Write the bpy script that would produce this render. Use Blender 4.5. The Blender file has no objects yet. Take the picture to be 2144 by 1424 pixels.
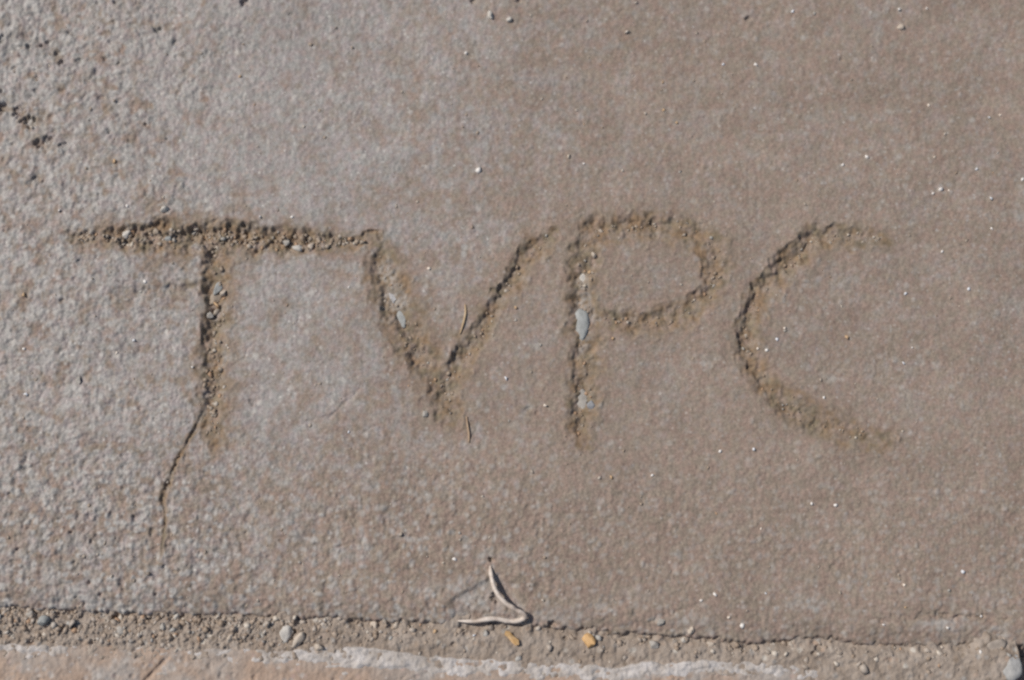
import bpy, math
import numpy as np

# ------------------------------------------------------------------ camera, sky, sun, exposure
S = 0.0002                    # metres on the ground for one pixel of the 2144 px wide photograph
W, H = 2144.0, 1424.0
TILT = math.radians(10)
LENS, SENSOR = 50.0, 36.0
DIST = W * S * LENS / SENSOR
CY, CZ = -DIST * math.sin(TILT), DIST * math.cos(TILT)
SUN_EL, SUN_AZ = math.radians(48), math.radians(23)     # sun comes from the left, AZ above the picture's horizontal

scene = bpy.context.scene
col = scene.collection
cam_data = bpy.data.cameras.new('camera')
cam = bpy.data.objects.new('camera', cam_data)
col.objects.link(cam)
cam.location = (0, CY, CZ)
cam.rotation_euler = (TILT, 0, 0)
cam_data.lens, cam_data.sensor_width = LENS, SENSOR
cam_data.clip_start, cam_data.clip_end = 0.01, 500
cam_data.dof.use_dof = True
cam_data.dof.focus_distance = DIST - 0.006
cam_data.dof.aperture_fstop = 3.4
scene.camera = cam

world = bpy.data.worlds.new('World')
scene.world = world
world.use_nodes = True
wn = world.node_tree.nodes
bg = wn['Background']
sky = wn.new('ShaderNodeTexSky')
sky.sky_type = 'NISHITA'
sky.sun_disc = False
sky.sun_elevation = SUN_EL
to_sun = np.array([-math.cos(SUN_AZ) * math.cos(SUN_EL), math.sin(SUN_AZ) * math.cos(SUN_EL), math.sin(SUN_EL)])
sky.sun_rotation = math.atan2(to_sun[0], to_sun[1])
world.node_tree.links.new(sky.outputs['Color'], bg.inputs['Color'])
bg.inputs['Strength'].default_value = 0.06

sun_data = bpy.data.lights.new('sun', 'SUN')
sun_data.energy = 3.38
sun_data.angle = math.radians(0.53)
sun_data.color = (1.0, 0.94, 0.86)
sun = bpy.data.objects.new('sun', sun_data)
col.objects.link(sun)
from mathutils import Vector, Matrix
sun.rotation_euler = Vector(to_sun.tolist()).to_track_quat('Z', 'Y').to_euler()

scene.view_settings.view_transform = 'Standard'
scene.view_settings.look = 'None'
scene.view_settings.exposure = 0.0
scene.view_settings.gamma = 1.0
scene.view_settings.use_curve_mapping = False
scene.render.engine = 'CYCLES'
scene.cycles.use_denoising = False
scene.cycles.filter_width = 2.5
scene.cycles.max_bounces = 5

# ------------------------------------------------------------------ plan of the ground: picture pixel <-> ground point
F = DIST / S                 # focal length in photograph pixels
def to_px(X, Y):
    """ground point (z = 0) -> photograph pixel"""
    dy, dz = Y - CY, -CZ
    ct, st = math.cos(TILT), math.sin(TILT)
    yc = dy * ct + dz * st * 1.0
    zc = -dy * st + dz * ct
    return W / 2 + F * X / -zc, H / 2 - F * yc / -zc
def to_ground(u, v):
    a, b = (np.asarray(u, float) - W / 2) / F, (H / 2 - np.asarray(v, float)) / F
    ct, st = math.cos(TILT), math.sin(TILT)
    dx, dy, dz = a, b * ct + st, b * st - ct
    k = -CZ / dz
    return dx * k, CY + dy * k

# ------------------------------------------------------------------ noise
rng = np.random.default_rng(7)
PERM = rng.permutation(4096).astype(np.int64)
ANG = rng.random(4096) * 2 * np.pi
GX, GY = np.cos(ANG).astype(np.float32), np.sin(ANG).astype(np.float32)
RND = rng.random(4096).astype(np.float32)
def hsh(i, j, s=0):
    return PERM[(PERM[(i + s * 131) & 4095] + j * 7 + s * 17) & 4095]
def pn(x, y, s=0):
    xi, yi = np.floor(x).astype(np.int64), np.floor(y).astype(np.int64)
    xf, yf = (x - xi).astype(np.float32), (y - yi).astype(np.float32)
    fx, fy = xf * xf * xf * (xf * (xf * 6 - 15) + 10), yf * yf * yf * (yf * (yf * 6 - 15) + 10)
    def g(a, b):
        h = hsh(xi + a, yi + b, s)
        return GX[h] * (xf - a) + GY[h] * (yf - b)
    n0 = g(0, 0) * (1 - fx) + g(1, 0) * fx
    n1 = g(0, 1) * (1 - fx) + g(1, 1) * fx
    return (n0 * (1 - fy) + n1 * fy) * 1.5
def fbm(x, y, s=0, o=3, gain=0.5):
    r, a = 0, 1.0
    for k in range(o):
        r = r + a * pn(x * 2.03 ** k, y * 2.03 ** k, s + k)
        a *= gain
    return r
def sm(a, b, x):
    t = np.clip((x - a) / (b - a), 0, 1)
    return t * t * (3 - 2 * t)
def cells(u, v, size, s, prob, r0, r1):
    """scattered round blobs, one at most in each cell: 0..1 dome, and the id's random value"""
    x, y = u / size, v / size
    xi, yi = np.floor(x).astype(np.int64), np.floor(y).astype(np.int64)
    best = np.zeros(np.shape(u), np.float32)
    val = np.zeros(np.shape(u), np.float32)
    for a in (-1, 0, 1):
        for b in (-1, 0, 1):
            h = hsh(xi + a, yi + b, s)
            p = RND[(h + 11) & 4095]
            cx = xi + a + 0.15 + 0.7 * RND[(h + 101) & 4095]
            cy = yi + b + 0.15 + 0.7 * RND[(h + 907) & 4095]
            r = (r0 + (r1 - r0) * RND[(h + 1777) & 4095]) / size
            el = 0.7 + 0.6 * RND[(h + 333) & 4095]
            d2 = (((x - cx) * el) ** 2 + ((y - cy) / el) ** 2) / (r * r)
            dome = np.where(p < prob, np.clip(1 - d2, 0, 1), 0).astype(np.float32)
            m = dome > best
            best = np.where(m, dome, best)
            val = np.where(m, RND[(h + 2222) & 4095], val)
    return best, val

# ------------------------------------------------------------------ what is drawn in the concrete (pixels of the photograph)
# stroke: points (u, v, half width, depth)
STROKES = [
    # T
    (1, [(152, 497, 12, 5.0), (192, 496, 14, 9.0), (252, 500, 24, 17.0), (372, 497, 30, 20.0), (482, 499, 30, 21.0), (582, 504, 27, 18.0), (662, 505, 22, 13.0), (722, 505, 14, 10.0), (764, 507, 9, 9.0), (786, 490, 8, 6.0)]),
    (1, [(449, 505, 24, 15.0), (451, 560, 27, 16.0), (455, 620, 25, 19.0), (451, 670, 22, 19.0), (445, 730, 23, 13.0), (444, 790, 26, 14.0), (447, 840, 24, 13.0), (445, 885, 20, 8.0), (451, 925, 18, 3.0)]),
    # V
    (2, [(797, 525, 20, 6.3), (804, 560, 30, 11.7), (824, 620, 34, 12.6), (847, 680, 34, 12.6), (874, 735, 32, 12.6), (909, 775, 32, 11.7), (927, 815, 30, 10.8), (939, 855, 24, 7.2), (945, 880, 14, 1.8)]),
    (2, [(1154, 495, 16, 7.2), (1119, 517, 20, 11.7), (1096, 552, 20, 12.6), (1064, 602, 18, 9.9), (1034, 647, 18, 10.8), (1004, 702, 20, 12.6), (969, 752, 26, 13.5), (934, 802, 28, 10.8), (929, 852, 20, 5.4)]),
    # P
    (3, [(1242, 481, 26, 11.7), (1228, 533, 28, 12.6), (1222, 593, 28, 13.5), (1224, 663, 29, 12.6), (1230, 723, 26, 10.8), (1224, 783, 27, 11.7), (1222, 843, 26, 10.8), (1214, 893, 21, 8.1), (1214, 923, 14, 2.7)]),
    (3, [(1232, 486, 24, 9.9), (1290, 482, 23, 10.8), (1345, 474, 26, 11.7), (1400, 480, 25, 10.8), (1450, 488, 23, 8.1), (1490, 519, 24, 6.3), (1502, 564, 25, 8.1), (1484, 616, 23, 9.9), (1440, 656, 22, 10.8), (1395, 670, 23, 9.0), (1330, 676, 22, 9.0), (1285, 672, 17, 6.3), (1245, 668, 14, 4.5)]),
    # C
    (4, [(1854, 503, 13, 1.8), (1809, 498, 18, 6.4), (1754, 493, 19, 10.1), (1709, 500, 22, 13.8), (1664, 538, 24, 13.8), (1619, 585, 22, 12.9), (1584, 628, 20, 10.1), (1564, 683, 20, 12.0), (1566, 738, 21, 12.0), (1596, 788, 22, 7.4), (1626, 831, 26, 8.3), (1676, 863, 26, 8.3), (1734, 891, 25, 5.5), (1804, 915, 24, 3.7), (1854, 928, 18, 0.9)]),
    # crack running down from the T
    (5, [(432, 850, 6.8, 5.0), (409, 895, 6.0, 5.8), (386, 940, 4.2, 5.0), (366, 975, 5.1, 5.8), (349, 1015, 7.6, 5.8), (340, 1045, 8.5, 5.8), (343, 1070, 4.2, 2.9), (347, 1100, 3.4, 2.2), (342, 1135, 4.2, 2.2), (336, 1180, 4.2, 1.4)]),
    (5, [(441, 880, 4.2, 2.4), (436, 915, 4.2, 1.8)]),
    # faint scratches
    (0, [(235, 616, 10, 2.5), (320, 609, 14, 5), (410, 601, 12, 5)]),
    (0, [(492, 762, 5, 2.5), (512, 742, 5, 3), (527, 722, 4, 2)]),
    (0, [(1450, 470, 8, 2), (1490, 468, 5, 1)]),
    (0, [(640, 890, 6, 2), (700, 868, 7, 2.5), (760, 800, 6, 2)]),
    (0, [(1820, 1300, 7, 2), (1880, 1294, 8, 4), (1960, 1290, 9, 6), (2060, 1292, 8, 6), (2110, 1300, 7, 4)]),
    (0, [(1365, 1302, 6, 3), (1385, 1288, 7, 4), (1430, 1274, 6, 3), (1480, 1262, 5, 1)]),
]
LDIR = np.array([-math.cos(SUN_AZ), -math.sin(SUN_AZ)])     # in picture coordinates; the stick leaned this way
def grooves(u, v):
    """depth (px, >= 0), across position near the deepest stroke (+1 at its steep lip, -1 at its gentle lip), letter id, nearness"""
    dep = np.zeros_like(u); acr = np.zeros_like(u); lid = np.zeros(u.shape, np.int8); near = np.full(u.shape, 9.0, np.float32)
    inb = np.nonzero((u > 60) & (u < 2160) & (v > 380) & (v < 1320))
    uu, vv = u[inb], v[inb]
    wu = uu + 9.0 * pn(uu / 30, vv / 30, 40) + 7.0 * pn(uu / 12, vv / 12, 41)
    wv = vv + 9.0 * pn(uu / 30, vv / 30, 42) + 7.0 * pn(uu / 12, vv / 12, 43)
    jit = 1 + 0.32 * pn(uu / 34, vv / 34, 44)
    fill = np.clip(0.74 + 0.55 * fbm(uu / 48, vv / 48, 45, 2), 0.32, 1.15)      # earth washed into the strokes again, here more, there less
    d0, a0, l0, n0 = dep[inb], acr[inb], lid[inb], near[inb]
    for L, pts in STROKES:
        for p, q in zip(pts[:-1], pts[1:]):
            m = np.nonzero((uu > min(p[0], q[0]) - 75) & (uu < max(p[0], q[0]) + 75) & (vv > min(p[1], q[1]) - 75) & (vv < max(p[1], q[1]) + 75))[0]
            if not len(m): continue
            wk = 0.35 if L == 5 else 1.0                  # a crack runs cleaner than a dragged stick
            x, y = uu[m] + wk * (wu[m] - uu[m]), vv[m] + wk * (wv[m] - vv[m])
            ex, ey = q[0] - p[0], q[1] - p[1]
            ll = math.hypot(ex, ey)
            t = np.clip(((x - p[0]) * ex + (y - p[1]) * ey) / ll ** 2, 0, 1)
            rx, ry = x - (p[0] + t * ex), y - (p[1] + t * ey)
            dist = np.hypot(rx, ry)
            w = (p[2] + t * (q[2] - p[2])) * jit[m] * (1.22 if 0 < L < 5 else 1.0)
            dd = p[3] + t * (q[3] - p[3])
            nx, ny = -ey / ll, ex / ll
            if nx * LDIR[0] + ny * LDIR[1] < 0: nx, ny = -nx, -ny
            side = np.sign(rx * nx + ry * ny)
            tt = side * dist / w
            f = sm(1.12, 0.22, tt) * sm(-1.15, 0.25, tt)
            if L == 5 or L == 0: f = sm(1.0, 0.1, np.abs(tt))
            val = dd * f * fill[m]
            up = val > d0[m]
            k = m[up]
            d0[k] = val[up]; a0[k] = tt[up]
            n_ = np.abs(tt)
            if L:
                near_up = n_ < n0[m]
                kk = m[near_up]
                n0[kk] = n_[near_up]; l0[kk] = L
    dep[inb], acr[inb], lid[inb], near[inb] = d0, a0, l0, n0
    return dep, acr, lid, near

EDGE = np.array([(-9000, 1130), (-400, 1258), (0, 1272), (250, 1281), (560, 1291), (850, 1302), (1000, 1306), (1150, 1313), (1280, 1322), (1450, 1334), (1580, 1345), (1650, 1341), (1720, 1335), (1790, 1346), (1850, 1350), (1960, 1352), (2060, 1345), (2144, 1350), (2600, 1372), (11000, 1700)], float)
KERB = np.array([(-9000, 1230), (-400, 1338), (0, 1348), (200, 1352), (400, 1358), (560, 1362), (680, 1352), (780, 1358), (900, 1374), (1000, 1380), (1200, 1390), (1290, 1394), (1350, 1386), (1500, 1384), (1650, 1390), (1720, 1400), (1900, 1406), (2050, 1416), (2144, 1422), (2600, 1445), (11000, 1780)], float)
def edge_v(u): return np.interp(u, EDGE[:, 0], EDGE[:, 1]) + 4.0 * pn(u / 60, u * 0 + 3.3, 50) + 3.4 * pn(u / 17, u * 0 + 1.7, 51) + 1.6 * pn(u / 8, u * 0 + 0.7, 55)
def kerb_v(u): return np.interp(u, KERB[:, 0], KERB[:, 1]) + 5.0 * pn(u / 70, u * 0 + 5.3, 52) + 3.0 * pn(u / 20, u * 0 + 2.7, 53)

PITS = [(513, 4, 11, 10), (329, 62, 8, 9), (57, 98, 8, 8), (87, 95, 6, 6), (101, 88, 7, 7), (126, 131, 8, 8), (165, 127, 6, 5), (1567, 38, 7, 6), (990, 1, 7, 6), (1086, 0, 7, 6),
        (240, 45, 6, 4), (220, 122, 6, 5), (247, 135, 6, 5), (232, 88, 6, 4), (127, 190, 6, 5), (146, 158, 7, 4), (75, 165, 8, 4), (62, 385, 9, 4), (137, 318, 7, 5), (305, 262, 5, 5), (40, 235, 15, 9), (60, 255, 17, 10), (5, 225, 15, 11), (85, 300, 13, 7), (130, 302, 9, 6), (100, 290, 9, 6), (3, 190, 6, 8),
        (80, 300, 12, 5), (110, 290, 8, 5), (1029, 1171, 8, 10), (1156, 1306, 10, 13), (1325, 1330, 8, 9), (1385, 1345, 6, 10), (147, 1115, 6, 5), (36, 1150, 6, 5), (345, 1188, 8, 5), (365, 1195, 7, 4), (530, 840, 9, 3), (975, 1196, 7, 3),
        (22, 715, 9, 4), (10, 480, 7, 5), (170, 550, 8, 4), (130, 630, 7, 4), (55, 620, 9, 3), (1105, 855, 7, 3), (1125, 865, 6, 3), (1570, 770, 7, 5), (1690, 515, 8, 6), (1655, 570, 6, 5), (1040, 1250, 14, 9), (1763, 124, 7, 3), (610, 30, 5, 3), (480, 1120, 5, 3), (560, 1165, 5, 3)]
_pr = np.random.default_rng(21)
PITS += [(float(370 * a ** 1.3), float(430 * b), 3.5 + 7 * c * c, 1.5 + 4.5 * d) for a, b, c, d in _pr.random((32, 4))]
PITS += [(float(420 * a ** 1.2), float(560 + 650 * b), 3.5 + 5 * c * c, 1 + 2.2 * d) for a, b, c, d in _pr.random((10, 4))]

def calm(u, v):
    """1 where the mesh is fine, 0 where its grid is too coarse to carry grain (the material's relief goes on there)"""
    return sm(120, 40, np.maximum(np.maximum(-u, u - W), np.maximum(-v, v - H)))
def roughness_mask(u, v):
    r = 0.16 + 0.66 * sm(640, 120, u + 70 * pn(u / 120, v / 120, 60)) + 0.36 * sm(820, 1080, v) * sm(1500, 700, u) + 0.22 * sm(880, 1150, v) + 0.14 * sm(420, 60, v) * sm(1900, 700, u)
    r = r + 0.22 * sm(380, 80, u) * sm(380, 120, v)
    return np.clip(r + 0.16 * pn(u / 90, v / 90, 61), 0.1, 1.2)

def slab(u, v, want_attr=False):
    R = roughness_mask(u, v)
    du = u + 3.0 * pn(u / 18, v / 18, 70); dv = v + 3.0 * pn(u / 18, v / 18, 71)
    big = 5.0 * pn(u / 330, v / 330, 1) + 2.0 * pn(u / 110, v / 110, 2)
    h = 0.9 * (0.35 + R) * pn(u / 38, v / 38, 3)
    h = h + (0.50 + 0.95 * R) * pn(du / 15, dv / 15, 4) + (0.50 + 0.95 * R) * pn(u / 8.5, v / 8.5, 5) + (0.36 + 0.5 * R) * pn(u / 4.8, v / 4.8, 6)
    h = h + (R - 0.1) * 1.9 * pn(du / 25, dv / 25, 8) - R * 2.2 * sm(0.25, 0.9, pn(du / 21, dv / 21, 7)) - 2.2 * sm(0.35, 0.9, fbm(du / 55, dv / 55, 9, 3)) * sm(0.25, 0.7, R)
    g1, c1 = cells(du, dv, 17, 21, 0.75, 5, 10)
    h = h + R ** 1.4 * 1.1 * np.sqrt(g1)
    g2, c2 = cells(u, v, 46, 22, 0.45, 4.5, 8)
    h = h + (0.35 + 0.9 * R) * 2.0 * np.sqrt(g2) * (c2 > 0.35)
    p1, c3 = cells(du, dv, 44, 23, 0.34, 4, 9)
    h = h - R * R * 4.0 * p1 * (c3 > 0.3)
    p2, c4 = cells(du, dv, 24, 24, 0.4, 3.5, 6.5)
    h = h - (0.10 + 1.0 * R) * 1.8 * p2
    h = big + h * calm(u, v)
    for (pu, pv, pr, pd) in PITS:
        m = (np.abs(u - pu) < 2 * pr) & (np.abs(v - pv) < 2 * pr)
        if not m.any(): continue
        d = np.hypot(du[m] - pu, (dv[m] - pv) * 1.15) / pr + 0.45 * pn(u[m] / 7, v[m] / 7, 72) + 0.25 * pn(u[m] / 15, v[m] / 15, 73)
        h[m] = h[m] - pd * sm(1.05, 0.45, d)
    # chipped triangle under the curled stem
    lx, ly = (u - 1035), (v - 1250)
    tri = sm(-4, 8, (lx * 0.83 - ly * 0.55) * -1 + 40 + 3 * pn(u / 14, v / 14, 75)) * sm(-4, 8, (ly + lx * 0.55) + 46) * sm(100, 80, np.abs(lx)) * sm(70, 48, ly)
    h = h - 5.5 * tri
    dep, acr, lid, near = grooves(u, v)
    inside = sm(0.0, 5.0, dep)
    fl = 3.6 * pn(u / 19, v / 19, 80) + 3.0 * pn(u / 9, v / 9, 81) + 1.2 * pn(u / 5, v / 5, 83) + 1.8 * np.sqrt(cells(u, v, 16, 25, 0.5, 4, 8)[0])
    gravel = sm(770, 640, u) * (np.abs(v - 492) < 45)
    h = h - dep + inside * fl * (0.62 + 0.75 * gravel)
    lip = np.exp(-((near - 1.22) / 0.2) ** 2) * (lid > 0) * (lid < 5)
    h = h + lip * np.clip(0.4 + 1.5 * pn(u / 24, v / 24, 82), 0, 2) * 1.6
    e = edge_v(u) + 4.5 * pn(u / 10, v / 10, 54)
    h = h - 9.0 * sm(e - 42, e + 4, v)
    h = h - 26 * sm(e - 5, e + 12, v)
    if not want_attr: return h
    # ---- what the concrete carries: R tan dust film, G ochre earth with painted groove shade, B pale exposed aggregate
    tan = -0.04 + 1.02 * sm(300, 1350, u + 0.30 * (v - 450)) + 0.36 * sm(760, 1120, v) + (0.52 - 0.2 * sm(700, 1500, u)) * fbm(u / 75, v / 75, 90) + (0.46 - 0.2 * sm(700, 1500, u)) * fbm(u / 21, v / 21, 94, 3) + 0.1 * sm(700, 200, u)
    tan = tan + 0.75 * np.exp(-np.clip(near - 1, 0, 9) / 0.55) * (lid > 0) + 0.45 * sm(470, 400, np.abs(u - 170) + 1.4 * np.abs(v - 480)) * (0.4 + fbm(u / 40, v / 40, 95, 2))
    tan = tan - (0.55 - 0.35 * sm(700, 1500, u)) * sm(0.2, 0.9, fbm(u / 30, v / 30, 96, 2) + 0.3 * pn(u / 210, v / 210, 97)) - 0.4 * tri
    tan = tan + 0.8 * sm(0.15, 0.6, fbm(u / 34, v / 34, 106, 3) + 0.25 * pn(u / 130, v / 130, 107)) * sm(700, 250, u)
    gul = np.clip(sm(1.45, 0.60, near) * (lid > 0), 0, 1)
    och_shade = gul * np.clip(0.62 + 0.80 * fbm(u / 22, v / 22, 98, 3), 0, 1) + 0.25 * sm(2.3, 1.0, near) * (lid > 0) * (lid < 5) * np.clip(0.3 + fbm(u / 40, v / 40, 101, 2), 0, 1)  # earth in the strokes, also darkening them in place of hard wall shadow
    och_shade = och_shade * 0.94
    for (pu, pv, pr, a) in [(265, 618, 26, .35), (310, 612, 26, .45), (355, 608, 26, .5), (395, 606, 24, .5), (55, 245, 32, .7), (5, 222, 22, .7), (85, 300, 26, .5), (110, 325, 24, .4), (218, 228, 14, .5), (170, 275, 16, .35), (235, 335, 20, .45), (340, 1035, 14, .6), (40, 640, 22, .4), (130, 632, 10, .5), (585, 300, 30, .25), (100, 420, 30, .35), (880, 240, 22, .25), (1310, 90, 22, .3)]:
        och_shade = och_shade + a * sm(pr * 1.2, pr * 0.4, np.hypot(du - pu, dv - pv)) * np.clip(0.6 + pn(u / 9, v / 9, 100), 0, 1)
    pale = np.clip(R * g1 * (c1 > 0.5) * 1.0 + g2 * (c2 > 0.6) * (0.35 + 0.5 * R) + 0.5 * sm(0.25, 0.8, fbm(u / 42, v / 42, 103, 2)) * sm(420, 60, u), 0, 1)
    ex = sm(0.35, 0.75, 1 - np.abs(acr + 0.1)) * inside * (lid > 0)
    pale = pale * (1 - 0.7 * gul) + 0.55 * np.clip(0.55 + pn(u / 9, v / 9, 105), 0, 1) * ex * (sm(660, 560, np.abs(u - 820) * 4 + np.abs(v - 600) * 4.2 + 300) + sm(700, 560, np.abs(u - 1216) * 6 + np.abs(v - 655) * 3.6 + 280))
    pale = pale + 0.4 * tri * np.clip(0.4 + pn(u / 22, v / 22, 104), 0, 1) 
    for (pu, pv, ru, rv, am) in [(1975, 1308, 70, 18, .7), (1690, 1262, 60, 26, .55), (1160, 1288, 85, 22, .55), (1450, 1300, 70, 20, .35), (985, 1240, 55, 45, .45), (900, 1235, 60, 26, .35), (2085, 1330, 45, 30, .5), (1340, 1245, 60, 22, .25), (2070, 1250, 60, 30, .2)]:
        pale = pale + am * sm(1.1, 0.3, np.hypot((du - pu) / ru, (dv - pv) / rv) + 0.35 * pn(u / 20, v / 20, 108)) * np.clip(0.65 + pn(u / 10, v / 10, 109), 0, 1)
    pale = pale + 0.7 * sm(0.55, 0.95, fbm(u / 12, v / 12, 131, 2)) * sm(0.15, 0.6, pn(u / 130, v / 130, 132) + 0.3) * sm(1500, 1900, u)
    pale = pale + 0.2 * sm(0.1, 0.8, fbm(u / 60, v / 60, 133, 3)) * sm(520, 120, u)
    attr = np.stack([np.clip(tan, 0, 1), np.clip(och_shade, 0, 1), np.clip(pale, 0, 1), np.ones_like(u)], -1).astype(np.float32)
    return h, attr, lid, near

def joint(u, v):
    e, k = edge_v(u), kerb_v(u)
    h = -10.5 + 3.0 * pn(u / 60, v / 40, 110) + 2.2 * pn(u / 22, v / 22, 111) + (1.7 + 1.3 * sm(1000, 500, u)) * pn(u / 11, v / 11, 112) + (1.0 + 0.8 * sm(1000, 500, u)) * pn(u / 6, v / 6, 113)
    h = h + (1.2 + 2.4 * sm(1000, 500, u)) * np.sqrt(cells(u + 3 * pn(u / 9, v / 9, 117), v + 3 * pn(u / 9, v / 9, 118), 19, 114, 0.65, 5, 10)[0]) - 3.0 * cells(u, v, 34, 115, 0.4, 5, 9)[0]
    h = h + 4.0 * sm(1300, 1800, u) * sm(e, e + 30, v) + 4.0 * sm(1700, 1850, u)
    h = h + 9 * sm(70, 30, np.hypot((u - 2095) * 0.9, (v - 1368) * 0.8))
    h = h - 8 * sm(e + 26, e + 8, v) + 7 * sm(0.1, 0.7, fbm(u / 36, v / 60, 119, 2)) * sm(e + 24, e + 6, v)
    for (pu, pv, pr, pd) in [(235, 1295, 10, 12), (375, 1287, 8, 10), (78, 1362, 10, 8), (1718, 1358, 12, 10), (1705, 1368, 7, 7), (1155, 1308, 12, 12), (950, 1350, 8, 7), (975, 1328, 8, 6), (615, 1322, 7, 9), (1185, 1337, 7, 8)]:
        h = h - pd * sm(1.05, 0.4, np.hypot(u - pu, (v - pv) * 1.2) / pr)
    return h - 45 * sm(2130, 2140, u + 4 * pn(u / 20, v / 20, 116)) * sm(1335, 1352, v) * sm(2230, 2205, u)

def kerb(u, v):
    k = kerb_v(u)
    h = 1.4 * pn(u / 30, v / 30, 121) + 1.3 * pn(u / 12, v / 12, 122) + 0.8 * pn(u / 6, v / 6, 123)
    h = h - 3.0 * cells(u, v, 36, 124, 0.4, 4, 8)[0]
    h = h * calm(u, v) - 6.0 + 3 * pn(u / 120, v / 120, 120) * calm(u, v)
    g = np.abs((u - 322) * 0.72 + (v - 1405) * 0.69)
    h = h - 4 * sm(6, 2, g) * sm(40, 28, np.abs(v - 1412))
    h = h - 24 * sm(k + 5, k - 12, v) - 3 * sm(k + 40, k, v)
    return h - 60 * sm(2128, 2142, u) * sm(2230, 2205, u)

def crust(u, v):
    k = kerb_v(u)
    a = np.interp(u, [-500, 0, 100, 160, 420, 560, 680, 760, 900, 1000, 1130, 1290, 1420, 1480, 1660, 1740, 1900, 2060, 2600], [.5, .8, .9, .2, .1, .6, .9, 1.0, .8, .7, .8, .9, 1.0, 1.0, .8, .6, .5, .7, .5])
    wid = np.interp(u, [0, 600, 700, 800, 950, 1100, 1450, 1700, 2100], [16, 24, 40, 38, 30, 28, 22, 18, 16])
    b = sm(-8, 4, v - k) * sm(wid + 16, wid - 8, v - k)
    return 5.0 * a * b - 2.4 + 2.6 * fbm(u / 38, v / 20, 126) + 1.5 * pn(u / 14, v / 12, 127) + 0.8 * pn(u / 6, v / 6, 128)

# ------------------------------------------------------------------ materials
def new_mat(name):
    m = bpy.data.materials.new(name); m.use_nodes = True
    nt = m.node_tree
    return m, nt, nt.nodes, nt.links, nt.nodes['Principled BSDF']
def mixc(nt, fac, a, b, blend='MIX'):
    n = nt.nodes.new('ShaderNodeMix'); n.data_type = 'RGBA'; n.blend_type = blend
    for sock, val in ((n.inputs[0], fac), (n.inputs[6], a), (n.inputs[7], b)):
        if hasattr(val, 'links'): nt.links.new(val, sock)
        else: sock.default_value = val if not isinstance(val, tuple) else (*val, 1)
    return n.outputs[2]
def noise(nt, scale, detail=3, rough=0.6, off=0.0):
    tc = nt.nodes.new('ShaderNodeTexCoord'); mp = nt.nodes.new('ShaderNodeMapping')
    mp.inputs['Location'].default_value = (off, off * 0.7, off * 1.3)
    n = nt.nodes.new('ShaderNodeTexNoise')
    n.inputs['Scale'].default_value = scale; n.inputs['Detail'].default_value = detail; n.inputs['Roughness'].default_value = rough
    nt.links.new(tc.outputs['Object'], mp.inputs['Vector']); nt.links.new(mp.outputs['Vector'], n.inputs['Vector'])
    return n.outputs['Fac']
def ramp(nt, fac, lo, hi, c0=(0, 0, 0), c1=(1, 1, 1)):
    r = nt.nodes.new('ShaderNodeValToRGB')
    r.color_ramp.elements[0].position, r.color_ramp.elements[1].position = lo, hi
    r.color_ramp.elements[0].color, r.color_ramp.elements[1].color = (*c0, 1), (*c1, 1)
    nt.links.new(fac, r.inputs[0])
    return r.outputs[0]
def voro(nt, scale):
    tc = nt.nodes.new('ShaderNodeTexCoord'); n = nt.nodes.new('ShaderNodeTexVoronoi')
    n.inputs['Scale'].default_value = scale; nt.links.new(tc.outputs['Object'], n.inputs['Vector'])
    return n
def bump(nt, height, dist, strength, bsdf):
    b = nt.nodes.new('ShaderNodeBump'); b.inputs['Strength'].default_value = strength; b.inputs['Distance'].default_value = dist
    nt.links.new(height, b.inputs['Height']); nt.links.new(b.outputs['Normal'], bsdf.inputs['Normal'])

def mineral_specks(nt, base, scale, pale, blue, rose, dark, amount=0.5, cover=None):
    """mineral grains of the sand in the mix: soft dots, each its own tint"""
    v = voro(nt, scale)
    sep = nt.nodes.new('ShaderNodeSeparateColor'); nt.links.new(v.outputs['Color'], sep.inputs[0])
    dot = nt.nodes.new('ShaderNodeMapRange'); dot.inputs[1].default_value, dot.inputs[2].default_value = 0.52, 0.22
    nt.links.new(v.outputs['Distance'], dot.inputs[0])
    r, g = sep.outputs[0], sep.outputs[1]
    c = base
    for sock, lo, hi, tint, a in ((r, 0.78, 0.95, blue, amount), (g, 0.78, 0.95, rose, amount), (r, 0.20, 0.05, dark, amount), (g, 0.10, 0.03, pale, amount * 1.3)):
        mr = nt.nodes.new('ShaderNodeMapRange'); mr.inputs[1].default_value, mr.inputs[2].default_value = lo, hi
        mr.inputs[3].default_value, mr.inputs[4].default_value = 0, min(a, 1)
        nt.links.new(sock, mr.inputs[0])
        mu = nt.nodes.new('ShaderNodeMath'); mu.operation = 'MULTIPLY'
        nt.links.new(mr.outputs[0], mu.inputs[0]); nt.links.new(dot.outputs[0], mu.inputs[1])
        if cover is not None:
            cv = nt.nodes.new('ShaderNodeMapRange'); cv.inputs[3].default_value, cv.inputs[4].default_value = 1.0, 0.42
            m2 = nt.nodes.new('ShaderNodeMath'); m2.operation = 'MULTIPLY'
            nt.links.new(cover, cv.inputs[0]); nt.links.new(cv.outputs[0], m2.inputs[0]); nt.links.new(mu.outputs[0], m2.inputs[1])
            mu = m2
        c = mixc(nt, mu.outputs[0], c, tint)
    return c
def mottle(nt, c, scale, lo, hi, off):
    """fine light and dark grain of the cement paste"""
    f = ramp(nt, noise(nt, scale, 2, 0.6, off), 0.30, 0.70, (lo,) * 3, (hi,) * 3)
    return mixc(nt, 1.0, c, f, 'MULTIPLY')

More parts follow.
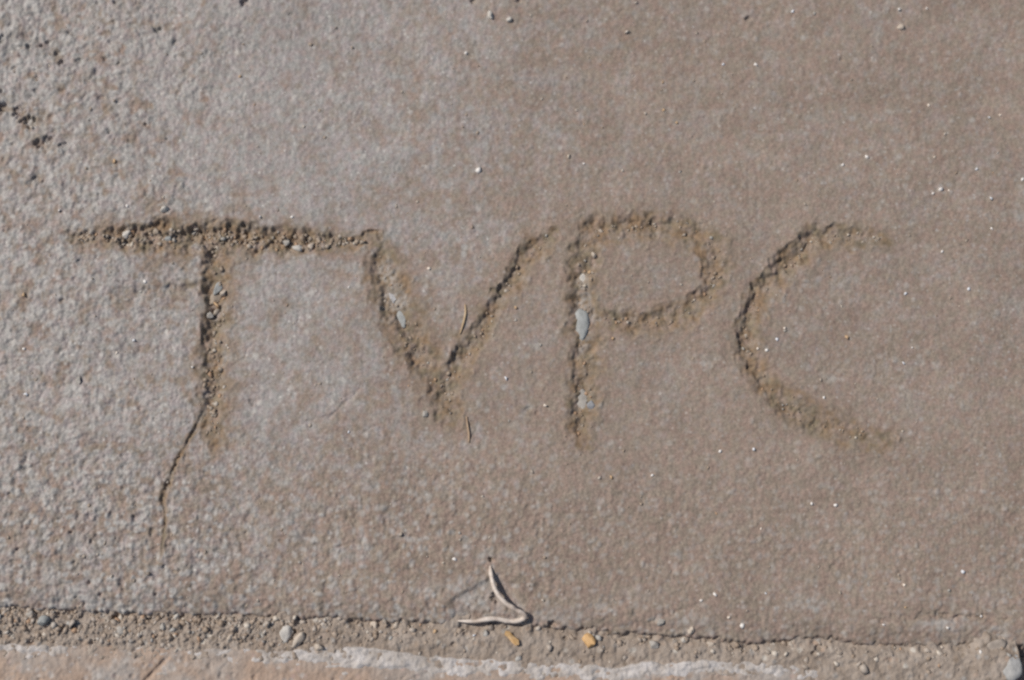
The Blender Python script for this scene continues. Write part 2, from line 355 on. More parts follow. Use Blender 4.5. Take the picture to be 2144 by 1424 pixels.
def concrete_material():
    m, nt, N, L, B = new_mat('troweled_concrete')
    at = N.new('ShaderNodeAttribute'); at.attribute_name = 'film'
    sep = N.new('ShaderNodeSeparateColor'); L.new(at.outputs['Color'], sep.inputs[0])
    grey = mixc(nt, ramp(nt, noise(nt, 95, 4, 0.65), 0.35, 0.65), (0.318, 0.289, 0.271), (0.366, 0.338, 0.322))
    tan = mixc(nt, ramp(nt, noise(nt, 70, 4, 0.65, 3.1), 0.35, 0.65), (0.286, 0.222, 0.177), (0.320, 0.253, 0.206))
    c = mixc(nt, sep.outputs[0], grey, tan)
    hue = ramp(nt, noise(nt, 210, 3, 0.6, 8.3), 0.40, 0.60, (1.025, 0.972, 0.985), (0.972, 1.012, 1.0))
    c = mixc(nt, 1.0, c, hue, 'MULTIPLY')
    c = mottle(nt, c, 38, 0.93, 1.06, 4.9)
    c = mottle(nt, c, 420, 0.90, 1.08, 1.1)
    c = mottle(nt, c, 950, 0.82, 1.16, 6.1)
    c = mineral_specks(nt, c, 300, (0.50, 0.47, 0.43), (0.345, 0.335, 0.325), (0.385, 0.30, 0.27), (0.22, 0.18, 0.145), 0.62, sep.outputs[0])
    c = mineral_specks(nt, c, 620, (0.55, 0.52, 0.48), (0.36, 0.345, 0.335), (0.40, 0.31, 0.27), (0.21, 0.17, 0.135), 0.62, sep.outputs[0])
    earth = mixc(nt, ramp(nt, noise(nt, 130, 4, 0.65, 7.7), 0.40, 0.60), (0.262, 0.176, 0.108), (0.220, 0.178, 0.122))  # ochre and olive earth, toned dark to carry some of the groove shade
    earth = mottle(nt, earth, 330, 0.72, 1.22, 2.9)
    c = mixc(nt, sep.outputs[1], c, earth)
    c = mixc(nt, sep.outputs[2], c, mixc(nt, ramp(nt, noise(nt, 300, 2, 0.5, 5.5), 0.4, 0.6), (0.375, 0.358, 0.335), (0.46, 0.435, 0.41)))
    L.new(c, B.inputs['Base Color'])
    ro = N.new('ShaderNodeMapRange'); ro.inputs[3].default_value, ro.inputs[4].default_value = 0.58, 0.86
    L.new(sep.outputs[0], ro.inputs[0]); L.new(ro.outputs[0], B.inputs['Roughness'])
    B.inputs['Specular IOR Level'].default_value = 0.35
    bump(nt, noise(nt, 1500, 3, 0.7), 0.00012, 0.5, B)
    return m
def sand_material():
    m, nt, N, L, B = new_mat('joint_sand')
    c = mixc(nt, ramp(nt, noise(nt, 120, 4, 0.6), 0.38, 0.62), (0.285, 0.228, 0.182), (0.375, 0.315, 0.265))
    c = mineral_specks(nt, c, 330, (0.55, 0.51, 0.45), (0.37, 0.355, 0.335), (0.40, 0.29, 0.22), (0.20, 0.155, 0.115), 0.7)
    L.new(c, B.inputs['Base Color']); B.inputs['Roughness'].default_value = 0.9
    bump(nt, noise(nt, 1300, 3, 0.7), 0.00015, 0.6, B)
    return m
def kerb_material():
    m, nt, N, L, B = new_mat('weathered_edging_stone')
    c = mixc(nt, ramp(nt, noise(nt, 45, 4, 0.6, 2.2), 0.42, 0.58), (0.39, 0.32, 0.27), (0.41, 0.30, 0.228))
    c = mixc(nt, ramp(nt, noise(nt, 60, 4, 0.6, 9.2), 0.52, 0.62), c, (0.385, 0.34, 0.305))
    c = mottle(nt, c, 260, 0.88, 1.10, 3.7)
    c = mineral_specks(nt, c, 350, (0.58, 0.54, 0.50), (0.42, 0.41, 0.41), (0.46, 0.32, 0.29), (0.26, 0.21, 0.17), 0.45)
    L.new(c, B.inputs['Base Color']); B.inputs['Roughness'].default_value = 0.85
    bump(nt, noise(nt, 1200, 3, 0.7), 0.00012, 0.5, B)
    return m
def crust_material():
    m, nt, N, L, B = new_mat('lime_mortar_crust')
    c = mixc(nt, ramp(nt, noise(nt, 110, 4, 0.65, 4.4), 0.36, 0.64), (0.40, 0.355, 0.315), (0.58, 0.545, 0.525))
    L.new(c, B.inputs['Base Color']); B.inputs['Roughness'].default_value = 0.9
    bump(nt, noise(nt, 1200, 3, 0.7), 0.00015, 0.6, B)
    return m
def ground_material():
    m, nt, N, L, B = new_mat('packed_earth')
    c = mixc(nt, ramp(nt, noise(nt, 6, 6, 0.65), 0.4, 0.6), (0.22, 0.18, 0.14), (0.32, 0.27, 0.22))
    L.new(c, B.inputs['Base Color']); B.inputs['Roughness'].default_value = 0.95
    bump(nt, noise(nt, 60, 6, 0.7), 0.01, 0.6, B)
    return m
def grain_material():
    m, nt, N, L, B = new_mat('sand_grains')
    at = N.new('ShaderNodeAttribute'); at.attribute_name = 'tint'
    L.new(at.outputs['Color'], B.inputs['Base Color']); B.inputs['Roughness'].default_value = 0.55
    return m
_stone = {}
def stone_material(c, rough=0.6):
    key = (c, rough)
    if key not in _stone:
        m, nt, N, L, B = new_mat('pebble_stone')
        k = mixc(nt, ramp(nt, noise(nt, 500, 3, 0.6), 0.35, 0.65), tuple(x * 0.82 for x in c), tuple(min(1, x * 1.12) for x in c))
        L.new(k, B.inputs['Base Color']); B.inputs['Roughness'].default_value = rough
        bump(nt, noise(nt, 900, 3, 0.7), 0.0002, 0.6, B)
        _stone[key] = m
    return _stone[key]
def plant_material(name, c0, c1, scale=700):
    m, nt, N, L, B = new_mat(name)
    k = mixc(nt, ramp(nt, noise(nt, scale, 3, 0.6), 0.38, 0.62), c0, c1)
    L.new(k, B.inputs['Base Color']); B.inputs['Roughness'].default_value = 0.6
    bump(nt, noise(nt, 1400, 2, 0.6), 0.0001, 0.5, B)
    return m

# ------------------------------------------------------------------ mesh helpers
def mesh_np(name, co, faces, mat, parent=None, attr=None, smooth=True, attr_name='film'):
    me = bpy.data.meshes.new(name)
    n, k = faces.shape
    me.vertices.add(len(co)); me.vertices.foreach_set('co', np.ascontiguousarray(co, np.float32).ravel())
    me.loops.add(n * k); me.loops.foreach_set('vertex_index', np.ascontiguousarray(faces, np.int32).ravel())
    me.polygons.add(n); me.polygons.foreach_set('loop_start', np.arange(0, n * k, k, dtype=np.int32))
    if smooth: me.polygons.foreach_set('use_smooth', np.ones(n, bool))
    me.update(calc_edges=True)
    if attr is not None:
        a = me.color_attributes.new(attr_name, 'FLOAT_COLOR', 'POINT')
        a.data.foreach_set('color', np.ascontiguousarray(attr, np.float32).ravel())
    me.materials.append(mat)
    o = bpy.data.objects.new(name, me); col.objects.link(o); o.parent = parent
    return o
def sub(co, faces, attr, keep):
    f = faces[keep]
    idx, inv = np.unique(f, return_inverse=True)
    return co[idx], inv.reshape(f.shape), (None if attr is None else attr[idx])
def axis(lo, hi, step, LO, HI, grow=1.22):
    a = list(np.arange(lo, hi, step)); s = step; x = a[-1]
    while x < HI: s *= grow; x = min(x + s, HI); a.append(x)
    s = step; x = lo; b = []
    while x > LO: s *= grow; x = max(x - s, LO); b.append(x)
    return np.array(b[::-1] + a)
def grid(xs, ys):
    X, Y = np.meshgrid(xs, ys)
    n, m = len(xs), len(ys)
    i = np.arange((m - 1) * (n - 1)); r, c = i // (n - 1), i % (n - 1)
    a = r * n + c
    return X.ravel(), Y.ravel(), np.stack([a, a + 1, a + n + 1, a + n], 1)
def tag(o, label=None, cat=None, group=None, kind=None):
    for k, v in (('label', label), ('category', cat), ('group', group), ('kind', kind)):
        if v: o[k] = v
    return o

# ------------------------------------------------------------------ the setting
M_CONC, M_SAND, M_KERB, M_CRUST, M_GRAIN = concrete_material(), sand_material(), kerb_material(), crust_material(), grain_material()
XL = W * S / 2 + 0.014
Ytop = float(to_ground(1072, -70)[1])
Yedge = float(to_ground(1072, 1375)[1])

# concrete pavement, its letters and its crack
xs = axis(-XL, XL, 0.00042, -2.6, 2.6)
ys = axis(Yedge, Ytop, 0.00042, Yedge - 0.10, 3.0)
X, Y, FQ = grid(xs, ys)
U, V = to_px(X, Y)
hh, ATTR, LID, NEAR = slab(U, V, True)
CO = np.stack([X, Y, hh * S], 1)
fe = edge_v(U)
keep = (V < fe + 22)[FQ].all(1)
lv = np.where(NEAR < 1.0, LID, 0)
fl = lv[FQ].max(1)
c_, f_, a_ = sub(CO, FQ, ATTR, keep & (fl == 0))
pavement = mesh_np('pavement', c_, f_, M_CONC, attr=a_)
tag(pavement, 'weathered grey and tan concrete slab with hand-scratched letters', kind='structure')
for k, lab in ((1, 'scratched capital letter T with a long gravelly crossbar'), (2, 'scratched capital letter V with uneven arms'), (3, 'scratched capital letter P with grey stone in its stem'), (4, 'scratched open capital letter C')):
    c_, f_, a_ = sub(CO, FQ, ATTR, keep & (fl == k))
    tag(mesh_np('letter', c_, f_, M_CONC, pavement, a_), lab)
c_, f_, a_ = sub(CO, FQ, ATTR, keep & (fl == 5))
tag(mesh_np('crack', c_, f_, M_CONC, pavement, a_), 'thin crack curving down from the foot of the letter T')
del CO, X, Y, FQ, U, V, hh, ATTR

# sand in the joint
Y0, Y1 = float(to_ground(1072, 1440)[1]), float(to_ground(1072, 1255)[1])
xs = axis(-XL, XL, 0.00034, -2.6, 2.6); ys = axis(Y0, Y1, 0.00034, Y0 - 0.06, Y1 + 0.06)
X, Y, FQ = grid(xs, ys); U, V = to_px(X, Y)
e, k = edge_v(U), kerb_v(U)
keep = ((V > e - 26) & (V < k + 30))[FQ].all(1)
c_, f_, _ = sub(np.stack([X, Y, joint(U, V) * S], 1), FQ, None, keep)
tag(mesh_np('joint_sand_bed', c_, f_, M_SAND), 'sandy joint between slab and edging', kind='structure')

# edging below the joint, with its crust of mortar
Y1 = float(to_ground(1072, 1325)[1])
xs = axis(-XL, XL, 0.0004, -2.6, 2.6); ys = axis(Y0 - 0.006, Y1, 0.0004, Y0 - 0.12, Y1 + 0.07)
X, Y, FQ = grid(xs, ys); U, V = to_px(X, Y)
k = kerb_v(U); hk = kerb(U, V)
hk = np.where(Y < Y0 - 0.119, -60, hk)
c_, f_, _ = sub(np.stack([X, Y, hk * S], 1), FQ, None, (V > k - 16)[FQ].all(1))
kerb_o = mesh_np('kerb', c_, f_, M_KERB)
tag(kerb_o, 'orange-tinged pale edging below the sandy joint', kind='structure')
th = crust(U, V)
c_, f_, _ = sub(np.stack([X, Y, (hk + np.maximum(th, -1.5)) * S], 1), FQ, None, ((V > k - 10) & (th > -1.5) & (np.abs(X) < 1.2))[FQ].all(1))
tag(mesh_np('mortar_crust', c_, f_, M_CRUST, kerb_o), 'whitish mortar crust along the upper rim of the edging')

# ground far around
g = 60.0
gx = np.array([(-g, -g, -0.014), (g, -g, -0.014), (g, g, -0.014), (-g, g, -0.014)])
tag(mesh_np('ground', gx, np.array([[0, 1, 2, 3]]), ground_material(), smooth=False), 'packed earth around the slab', kind='structure')

# ------------------------------------------------------------------ loose grains (stuff)
PHI = (1 + 5 ** 0.5) / 2
ICO_V = np.array([(-1, PHI, 0), (1, PHI, 0), (-1, -PHI, 0), (1, -PHI, 0), (0, -1, PHI), (0, 1, PHI), (0, -1, -PHI), (0, 1, -PHI), (PHI, 0, -1), (PHI, 0, 1), (-PHI, 0, -1), (-PHI, 0, 1)]) / math.hypot(1, PHI)
ICO_F = np.array([(0, 11, 5), (0, 5, 1), (0, 1, 7), (0, 7, 10), (0, 10, 11), (1, 5, 9), (5, 11, 4), (11, 10, 2), (10, 7, 6), (7, 1, 8), (3, 9, 4), (3, 4, 2), (3, 2, 6), (3, 6, 8), (3, 8, 9), (4, 9, 5), (2, 4, 11), (6, 2, 10), (8, 6, 7), (9, 8, 1)])
TINTS = np.array([(0.36, 0.30, 0.25), (0.33, 0.29, 0.255), (0.40, 0.36, 0.325), (0.46, 0.43, 0.40), (0.38, 0.38, 0.375), (0.30, 0.24, 0.19), (0.55, 0.51, 0.46), (0.42, 0.29, 0.20), (0.25, 0.22, 0.20)])
def rot_rand(n, r):
    q = r.normal(size=(n, 4)); q /= np.linalg.norm(q, axis=1, keepdims=True)
    w, x, y, z = q.T
    return np.stack([np.stack([1 - 2 * (y * y + z * z), 2 * (x * y - z * w), 2 * (x * z + y * w)], -1),
                     np.stack([2 * (x * y + z * w), 1 - 2 * (x * x + z * z), 2 * (y * z - x * w)], -1),
                     np.stack([2 * (x * z - y * w), 2 * (y * z + x * w), 1 - 2 * (x * x + y * y)], -1)], 1)
def grains(name, u, v, rad, hfun, label, tints, seed, sink=0.25, flat=0.75):
    r = np.random.default_rng(seed); n = len(u)
    sh = ICO_V[None] * (1 + 0.36 * np.clip(r.normal(size=(n, 12, 1)), -1.8, 1.8)) * (rad[:, None, None] * r.uniform(0.7, 1.3, (n, 1, 3)))
    sh = np.einsum('nij,nkj->nki', rot_rand(n, r), sh)
    sh[..., 2] *= flat
    gx, gy = to_ground(u, v)
    z = hfun(u, v) + rad * flat * (1 - 2 * sink)
    co = sh * S + np.stack([gx, gy, z * S], 1)[:, None, :]
    f = (ICO_F[None] + 12 * np.arange(n)[:, None, None]).reshape(-1, 3)
    a = np.ones((n, 12, 4)); a[..., :3] = tints[:, None, :]
    o = mesh_np(name, co.reshape(-1, 3), f, M_GRAIN, attr=a.reshape(-1, 4), smooth=False, attr_name='tint')
    return tag(o, label, kind='stuff')
r = np.random.default_rng(3)
# in the joint
n = 2900
u = r.uniform(-80, 2230, n); t = r.beta(1.0, 1.6, n)
v = edge_v(u) + 3 + t * (kerb_v(u) - edge_v(u) - 4)
dens = 0.16 + 0.60 * sm(950, 450, u)
ok = r.random(n) < dens
u, v = u[ok], v[ok]
rad = 1.9 + 6.0 * r.random(len(u)) ** 3.2
grains('joint_grains', u, v, rad, joint, 'loose sand grains lying in the joint', TINTS[r.choice(9, len(u), p=[.30, .22, .17, .07, .05, .10, .04, .03, .02])] * np.array([1.08, 1.03, 0.97]), 5, sink=0.47)
# strewn over the slab
n = 900
u = r.uniform(-60, 2200, n); v = r.uniform(-50, 1290, n)
ok = (v < edge_v(u) - 15) & (r.random(n) < 0.35 + 0.5 * roughness_mask(u, v))
u, v = u[ok], v[ok]
rad = 1.6 + 2.6 * r.random(len(u)) ** 2.5
grains('slab_grains', u, v, rad, slab, 'fine sand grains strewn over the slab', TINTS[r.choice(9, len(u), p=[.24, .20, .16, .13, .08, .06, .08, .03, .02])] * np.array([1.02, .96, .88]), 6, sink=0.5)
# gravel along the bottoms of the scratched strokes
pu, pv, pr = [], [], []
for si, cnt in ((0, 230), (1, 90), (2, 50), (3, 40), (4, 50), (5, 70), (6, 80)):
    P = np.array(STROKES[si][1], float)
    seg = np.concatenate([[0], np.cumsum(np.hypot(np.diff(P[:, 0]), np.diff(P[:, 1])))])
    q = r.uniform(0.02, 0.97, cnt) * seg[-1]
    a = [np.interp(q, seg, P[:, j]) for j in range(3)]
    ang = r.uniform(0, 2 * np.pi, cnt); rr = r.random(cnt) * 0.8 * a[2]
    pu.append(a[0] + rr * np.cos(ang)); pv.append(a[1] + rr * np.sin(ang)); pr.append((2.4 if si == 0 else 1.8) + (4.2 if si < 2 else 2.6) * r.random(cnt) ** 2.2)
pu, pv, pr = map(np.concatenate, (pu, pv, pr))
grains('stroke_grains', pu, pv, pr, slab, 'gritty grains caught in the scratched strokes', TINTS[r.choice(9, len(pu), p=[.26, .20, .12, .05, .04, .16, .02, .12, .03])] * np.array([1, .94, .85]), 8, sink=0.42)
# pale glinting grains
GL = [(1060, 793, 4), (1142, 850, 4), (1507, 945, 4), (1578, 940, 3.2), (1700, 1055, 3.8), (1750, 1058, 3.4), (1593, 1107, 3), (1553, 1311, 4), (1970, 397, 4.5), (2073, 415, 4), (1953, 405, 2.8), (1987, 400, 2.6), (2028, 605, 3.5), (1972, 528, 3), (2075, 480, 3.8), (1897, 615, 3.5), (2095, 240, 3), (1583, 135, 3.4), (1515, 135, 3), (1885, 58, 5), (975, 112, 4.5), (1312, 66, 4), (1003, 357, 4.5), (1223, 343, 3), (730, 905, 3), (730, 602, 3), (898, 562, 3), (545, 455, 3.2), (612, 455, 3.4), (268, 433, 3.4), (280, 712, 4.2), (245, 740, 3.6), (50, 730, 4), (55, 825, 4), (305, 590, 4), (403, 768, 3), (477, 727, 3), (125, 441, 3.5), (1497, 1246, 4), (1603, 1243, 3), (1468, 1257, 3.4), (1525, 1292, 4), (994, 1330, 4.5), (952, 1172, 4), (1366, 995, 2.6), (1626, 711, 3), (1587, 730, 3), (1605, 733, 3), (1893, 760, 3.4), (1910, 728, 3), (1725, 833, 3), (1642, 688, 3), (2140, 377, 4), (1940, 18, 3), (1660, 25, 3.5), (1882, 20, 4), (1945, 220, 3.4), (2072, 245, 3.4), (1815, 330, 3.5), (1765, 345, 3.5), (2045, 355, 3), (1893, 1225, 4), (1850, 1308, 3.5), (2015, 1197, 3.5), (2055, 1290, 3), (1985, 1315, 3.4), (1976, 1356, 3.8), (2052, 1365, 4)]
GL = np.array(GL)
gt = np.tile(np.array([(0.82, 0.78, 0.74)]), (len(GL), 1)); gt[::3] = (0.74, 0.75, 0.78); gt[1::5] = (0.80, 0.70, 0.60)
def ground_any(u, v):
    return np.where(v > edge_v(u) + 6, joint(u, v), slab(u, v))
grains('glinting_grains', GL[:, 0], GL[:, 1], GL[:, 2] * 1.0, ground_any, 'pale quartz grains glinting on the concrete', gt, 9, sink=0.38, flat=0.9)
OG = np.array([(503, 160, 5), (240, 338, 5), (1390, 230, 3.5), (1417, 257, 3.5), (1080, 645, 4), (1283, 710, 4), (1280, 1000, 4), (1773, 705, 4.5), (1235, 570, 4), (50, 617, 4), (1388, 172, 3.5), (910, 1322, 6), (635, 496, 6), (452, 636, 6), (1895, 1272, 4)])
grains('ochre_grains', OG[:, 0], OG[:, 1], OG[:, 2], ground_any, 'small ochre grains dotted over the slab', np.tile(np.array([(0.56, 0.38, 0.22)]), (len(OG), 1)), 10, sink=0.3)

# ------------------------------------------------------------------ pebbles, each one a thing
def ico2():
    v = [tuple(p) for p in ICO_V]; f = [tuple(t) for t in ICO_F]
    for _ in range(2):
        mid, nf = {}, []
        def mp(a, b):
            k = (min(a, b), max(a, b))
            if k not in mid:
                p = np.array(v[a]) + np.array(v[b]); v.append(tuple(p / np.linalg.norm(p))); mid[k] = len(v) - 1
            return mid[k]
        for a, b, c in f:
            x, y, z = mp(a, b), mp(b, c), mp(c, a)
            nf += [(a, x, z), (b, y, x), (c, z, y), (x, y, z)]
        f = nf
    return np.array(v), np.array(f)
SV, SF = ico2()
def pebble(u, v, ru, rv, rz, turn, c, label, seed, cat='pebble', group=None, name='pebble', sink=0.3, rough=0.6):
    r = np.random.default_rng(seed)
    p = SV.copy()
    for _ in range(14):                                  # broken facets
        d = r.normal(size=3); d /= np.linalg.norm(d); cut = r.uniform(0.48, 0.85)
        k = p @ d
        p = p - np.outer(np.maximum(k - cut, 0) * 0.95, d)
    p = p * (1 + 0.05 * r.normal(size=(len(p), 1)))
    p = p * np.array([ru, rv, rz]) * 1.22
    ca, sa = math.cos(turn), math.sin(turn)
    p = np.stack([p[:, 0] * ca - p[:, 1] * sa, p[:, 0] * sa + p[:, 1] * ca, p[:, 2]], 1) * S
    gx, gy = to_ground(u, v)
    z = float(ground_any(np.array([float(u)]), np.array([float(v)]))[0])
    o = mesh_np(name, p, SF, stone_material(c, rough), smooth=True)
    o.location = (float(gx), float(gy), (z + rz * (1 - 2 * sink)) * S)
    return tag(o, label, cat, group)
WHT, CRM, GRY, BLU, ORA, TAN = (0.58, 0.545, 0.495), (0.53, 0.45, 0.37), (0.42, 0.39, 0.35), (0.345, 0.355, 0.345), (0.68, 0.42, 0.19), (0.38, 0.31, 0.24)
PEB = [
    (1027, 34, 7, 9, 8, .2, WHT, 'larger white pebble of the pair at the top edge of the slab'),
    (1065, 43, 6, 6, 6, .5, WHT, 'smaller white pebble of the pair at the top edge of the slab'),
    (345, 437, 10, 7, 7, .5, WHT, 'pale grey pebble lying just above the bar of the T'),
    (263, 491, 11, 9, 9, .4, WHT, 'pale round pebble near the left end of the T bar'),
    (352, 499, 9, 6, 7, .1, BLU, 'blue-grey chip in the middle of the T bar'),
    (326, 484, 7, 7, 6, .9, TAN, 'tan pebble sitting in the T bar beside the blue-grey chip'),
    (404, 482, 7, 6, 6, .3, GRY, 'small grey pebble in the T bar above the stem'),
    (600, 508, 8, 6, 6, .4, GRY, 'grey pebble lying in the right half of the T bar'),
    (625, 518, 13, 7, 8, -.2, WHT, 'pale flat pebble below the right half of the T bar'),
    (652, 514, 7, 9, 6, -.6, CRM, 'cream pebble at the right end of the T bar'),
    (454, 602, 9, 14, 8, -.5, BLU, 'slate-coloured pebble in the upper stem of the T'),
    (466, 612, 8, 7, 8, .3, CRM, 'pale pebble on the right lip of the T stem'),
    (447, 622, 13, 11, 6, .4, TAN, 'brownish flat pebble in the middle of the T stem'),
    (437, 657, 7, 9, 7, .4, GRY, 'grey pebble low in the T stem beside a dark hole'),
    (1221, 582, 13, 17, 8, .2, WHT, 'whitish stone bedded in the upper stem of the P'),
    (1218, 682, 19, 42, 6, -.12, BLU, 'long flat slate-grey stone bedded in the stem of the P'),
    (1218, 835, 13, 22, 6, .35, GRY, 'grey stone bedded in the lower stem of the P'),
    (1240, 848, 10, 9, 5, .4, (0.29, 0.295, 0.31), 'dark bluish chip at the right lip of the P stem'),
    (1242, 533, 6, 7, 6, .4, CRM, 'tiny cream pebble at the top of the P stem'),
    (822, 617, 11, 20, 6, .3, (0.45, 0.44, 0.44), 'pale grey stone bedded in the upper left arm of the V'),
    (840, 664, 10, 20, 6, .3, BLU, 'slate-grey stone bedded lower in the left arm of the V'),
    (1235, 1345, 14, 15, 10, .5, ORA, 'bright orange pebble lying in the sandy joint'),
    (88, 1302, 13, 10, 10, .3, BLU, 'blue-grey pebble at the left end of the joint'),
    (60, 1288, 10, 9, 8, .9, GRY, 'grey pebble in the joint beside the blue-grey one'),
    (364, 1289, 11, 8, 9, .5, WHT, 'white pebble tucked under the slab edge below the T'),
    (340, 1312, 9, 9, 7, .1, GRY, 'grey pebble in the joint below the white one under the slab edge'),
    (250, 1322, 12, 10, 7, .1, GRY, 'flat grey pebble in the left part of the joint'),
    (480, 1335, 9, 7, 7, .6, CRM, 'cream pebble in the joint left of the two long stones'),
    (596, 1328, 11, 17, 11, -.25, WHT, 'left of the two long pale stones standing in the joint'),
    (623, 1343, 9, 17, 10, -.45, CRM, 'right of the two long pale stones standing in the joint'),
    (668, 1357, 10, 7, 8, -.7, CRM, 'cream pebble at the rim of the mortar crust'),
    (783, 1310, 8, 9, 7, -.2, CRM, 'cream pebble under the slab edge left of the curled twig'),
    (829, 1308, 8, 8, 8, -.2, CRM, 'cream pebble close to the left tip of the curled twig'),
    (1370, 1350, 11, 9, 8, -.2, GRY, 'grey pebble in the joint right of the orange one'),
    (1384, 1303, 11, 10, 8, -.2, GRY, 'grey pebble bedded in the slab rim right of the orange pebble'),
    (1448, 1318, 7, 10, 7, -.2, CRM, 'cream pebble bedded in the slab rim near the joint'),
    (1433, 1341, 7, 7, 7, -.2, WHT, 'small whitish pebble on the slab edge right of centre'),
    (1490, 1350, 8, 7, 7, -.6, CRM, 'cream pebble in the joint below the slab edge right of centre'),
    (2118, 1396, 19, 25, 9, -.35, (0.375, 0.37, 0.36), 'large bluish grey stone in the bottom right corner'),
    (2085, 1352, 20, 16, 6, .3, (0.35, 0.30, 0.255), 'rounded grey lump above the bluish corner stone'),
    (165, 797, 6, 9, 5, .3, GRY, 'small grey pebble on the rough concrete left of the T stem'),
    (1885, 57, 8, 8, 6, .3, CRM, 'cream pebble near the top right of the slab'),
    (890, 867, 7, 6, 6, .3, GRY, 'little grey pebble beside the foot of the V'),
]
for i, (u, v, ru, rv, rz, tn, c, lab) in enumerate(PEB):
    big = 'bedded' in lab
    pebble(u, v, ru, rv, rz, tn, c, lab, 100 + i, cat='stone' if 'stone' in lab else 'pebble', name='stone' if 'stone' in lab else 'pebble', group='loose stones on the slab and in the joint', sink=0.6 if big else (0.47 if v > 1270 and ru < 14 else (0.55 if u > 2050 else 0.36)), rough=0.65)

# ------------------------------------------------------------------ dry stems and flakes
def tube(name, pts, mat, label, cat, sides=10, sub_=8, base=None, group=None):
    P = np.array(pts, float)                             # u, v, height above the surface, radius (px)
    n = len(P); T = np.linspace(0, n - 1, (n - 1) * sub_ + 1)
    Q = []
    for t in T:                                          # Catmull-Rom
        i = min(int(t), n - 2); f = t - i
        a, b, c, d = P[max(i - 1, 0)], P[i], P[i + 1], P[min(i + 2, n - 1)]
        Q.append(0.5 * (2 * b + (c - a) * f + (2 * a - 5 * b + 4 * c - d) * f * f + (3 * b - a - 3 * c + d) * f ** 3))
    Q = np.array(Q)
    gx, gy = to_ground(Q[:, 0], Q[:, 1])
    C = np.stack([gx, gy, (base + Q[:, 2]) * S], 1)
    tg = np.gradient(C, axis=0); tg /= np.linalg.norm(tg, axis=1, keepdims=True)
    up = np.array([0, 0, 1.0]); sd = np.cross(tg, up); sd /= np.linalg.norm(sd, axis=1, keepdims=True); nn = np.cross(sd, tg)
    rr = np.random.default_rng(len(label))
    wob = 1 + 0.10 * np.interp(np.arange(len(Q)), np.arange(0, len(Q) + 3, 3), rr.normal(size=len(np.arange(0, len(Q) + 3, 3))))
    v, f = [], []
    for i in range(len(Q)):
        for k in range(sides):
            a = 2 * math.pi * k / sides
            rad = max(Q[i, 3], 0.4) * S * wob[i] * (1 + 0.08 * math.cos(3 * a))
            v.append(C[i] + rad * (math.cos(a) * sd[i] + math.sin(a) * nn[i]))
    m = len(Q)
    for i in range(m - 1):
        for k in range(sides):
            a, b = i * sides + k, i * sides + (k + 1) % sides
            f.append((a, b, b + sides, a + sides))
    v = np.array(v); org = v.mean(0); org[2] = v[:, 2].min()
    v = np.concatenate([v - org, [C[0] - org, C[-1] - org]])
    for k in range(sides):
        f.append((k, len(v) - 2, len(v) - 2, (k + 1) % sides)); 
    f2 = [q for q in f if len(set(q)) == 4]
    tri = [((k + 1) % sides, k, len(v) - 2) for k in range(sides)] + [((m - 1) * sides + k, (m - 1) * sides + (k + 1) % sides, len(v) - 1) for k in range(sides)]
    me = bpy.data.meshes.new(name); me.from_pydata(v.tolist(), [], f2 + tri); me.update()
    for p in me.polygons: p.use_smooth = True
    me.materials.append(mat)
    o = bpy.data.objects.new(name, me); col.objects.link(o); o.location = org.tolist()
    return tag(o, label, cat, group)
hb = float(np.mean(slab(np.array([1045., 1080., 1020.]), np.array([1240., 1290., 1298.]))))
STEM = plant_material('dry_stem', (0.50, 0.41, 0.345), (0.72, 0.635, 0.56), 330)
tube('curled_twig', [(1027, 1185, 10, 2.6), (1028, 1200, 16, 4.0), (1036, 1232, 23, 4.5), (1054, 1258, 25, 4.6), (1078, 1275, 23, 4.8), (1095, 1284, 20, 5.2), (1099, 1292, 16, 5.2), (1088, 1299, 12, 5.0), (1066, 1301, 10, 4.6), (1040, 1296, 12, 4.6), (1018, 1297, 12, 4.5), (996, 1301, 9, 4.2), (974, 1301, 7, 3.2), (958, 1300, 4, 1.8)], STEM, 'pale dry curled twig bent like a hook on the slab edge', 'twig', base=hb)
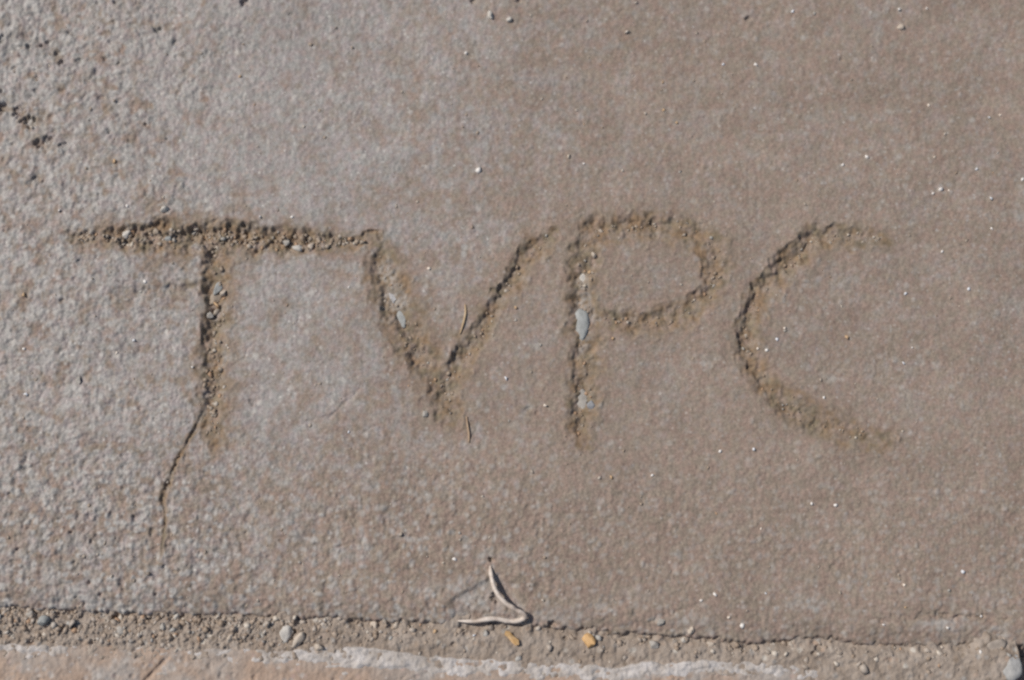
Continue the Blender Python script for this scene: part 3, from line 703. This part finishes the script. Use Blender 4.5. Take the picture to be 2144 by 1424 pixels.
NEED = plant_material('dry_needle', (0.44, 0.31, 0.17), (0.54, 0.40, 0.25))
hv = float(slab(np.array([970.]), np.array([665.]))[0])
tube('dry_needle', [(974, 638, 2, 1.6), (975, 655, 2.5, 2.3), (971, 675, 2.5, 2.3), (963, 700, 2, 1.2)], NEED, 'short ochre dry needle lying inside the V', 'needle', sides=6, sub_=4, base=hv, group='dry needles near the V')
hv = float(slab(np.array([980.]), np.array([900.]))[0])
tube('dry_needle', [(977, 872, 2, 1.5), (979, 890, 2.5, 2.1), (982, 908, 2.5, 2.1), (982, 926, 2, 1.2)], plant_material('brown_needle', (0.36, 0.245, 0.16), (0.46, 0.33, 0.22)), 'short brown dry needle just below the foot of the V', 'needle', sides=6, sub_=4, base=hv, group='dry needles near the V')
hv = float(joint(np.array([1070.]), np.array([1333.]))[0])
def flake(name, outline, mat, label, cat, base, thick=1.6, bend=3.0):
    P = np.array(outline, float); gx, gy = to_ground(P[:, 0], P[:, 1])
    c = P.mean(0); n = len(P)
    z = base + 4 + bend * ((P[:, 1] - c[1]) / 15) ** 2
    cx, cy = gx.mean(), gy.mean()
    top = [(a - cx, b - cy, (q + thick) * S) for a, b, q in zip(gx, gy, z)] + [(0, 0, (base + 4 + thick + 1.5) * S)]
    bot = [(a - cx, b - cy, q * S) for a, b, q in zip(gx, gy, z)] + [(0, 0, (base + 3.5) * S)]
    k = n + 1
    f = []
    for i in range(n):
        j = (i + 1) % n
        f += [(j, i, n), (k + i, k + j, k + n), (i, j, k + j, k + i)]
    me = bpy.data.meshes.new(name); me.from_pydata(top + bot, [], f); me.update(); me.materials.append(mat)
    o = bpy.data.objects.new(name, me); col.objects.link(o); o.location = (cx, cy, 0)
    return tag(o, label, cat)
flake('leaf_flake', [(1058, 1321), (1067, 1322), (1075, 1332), (1086, 1340), (1087, 1350), (1079, 1352), (1071, 1345), (1062, 1334), (1056, 1329)], plant_material('dry_leaf', (0.50, 0.30, 0.12), (0.62, 0.42, 0.22)), 'small orange-brown flake in the joint below the curled twig', 'flake', hv)
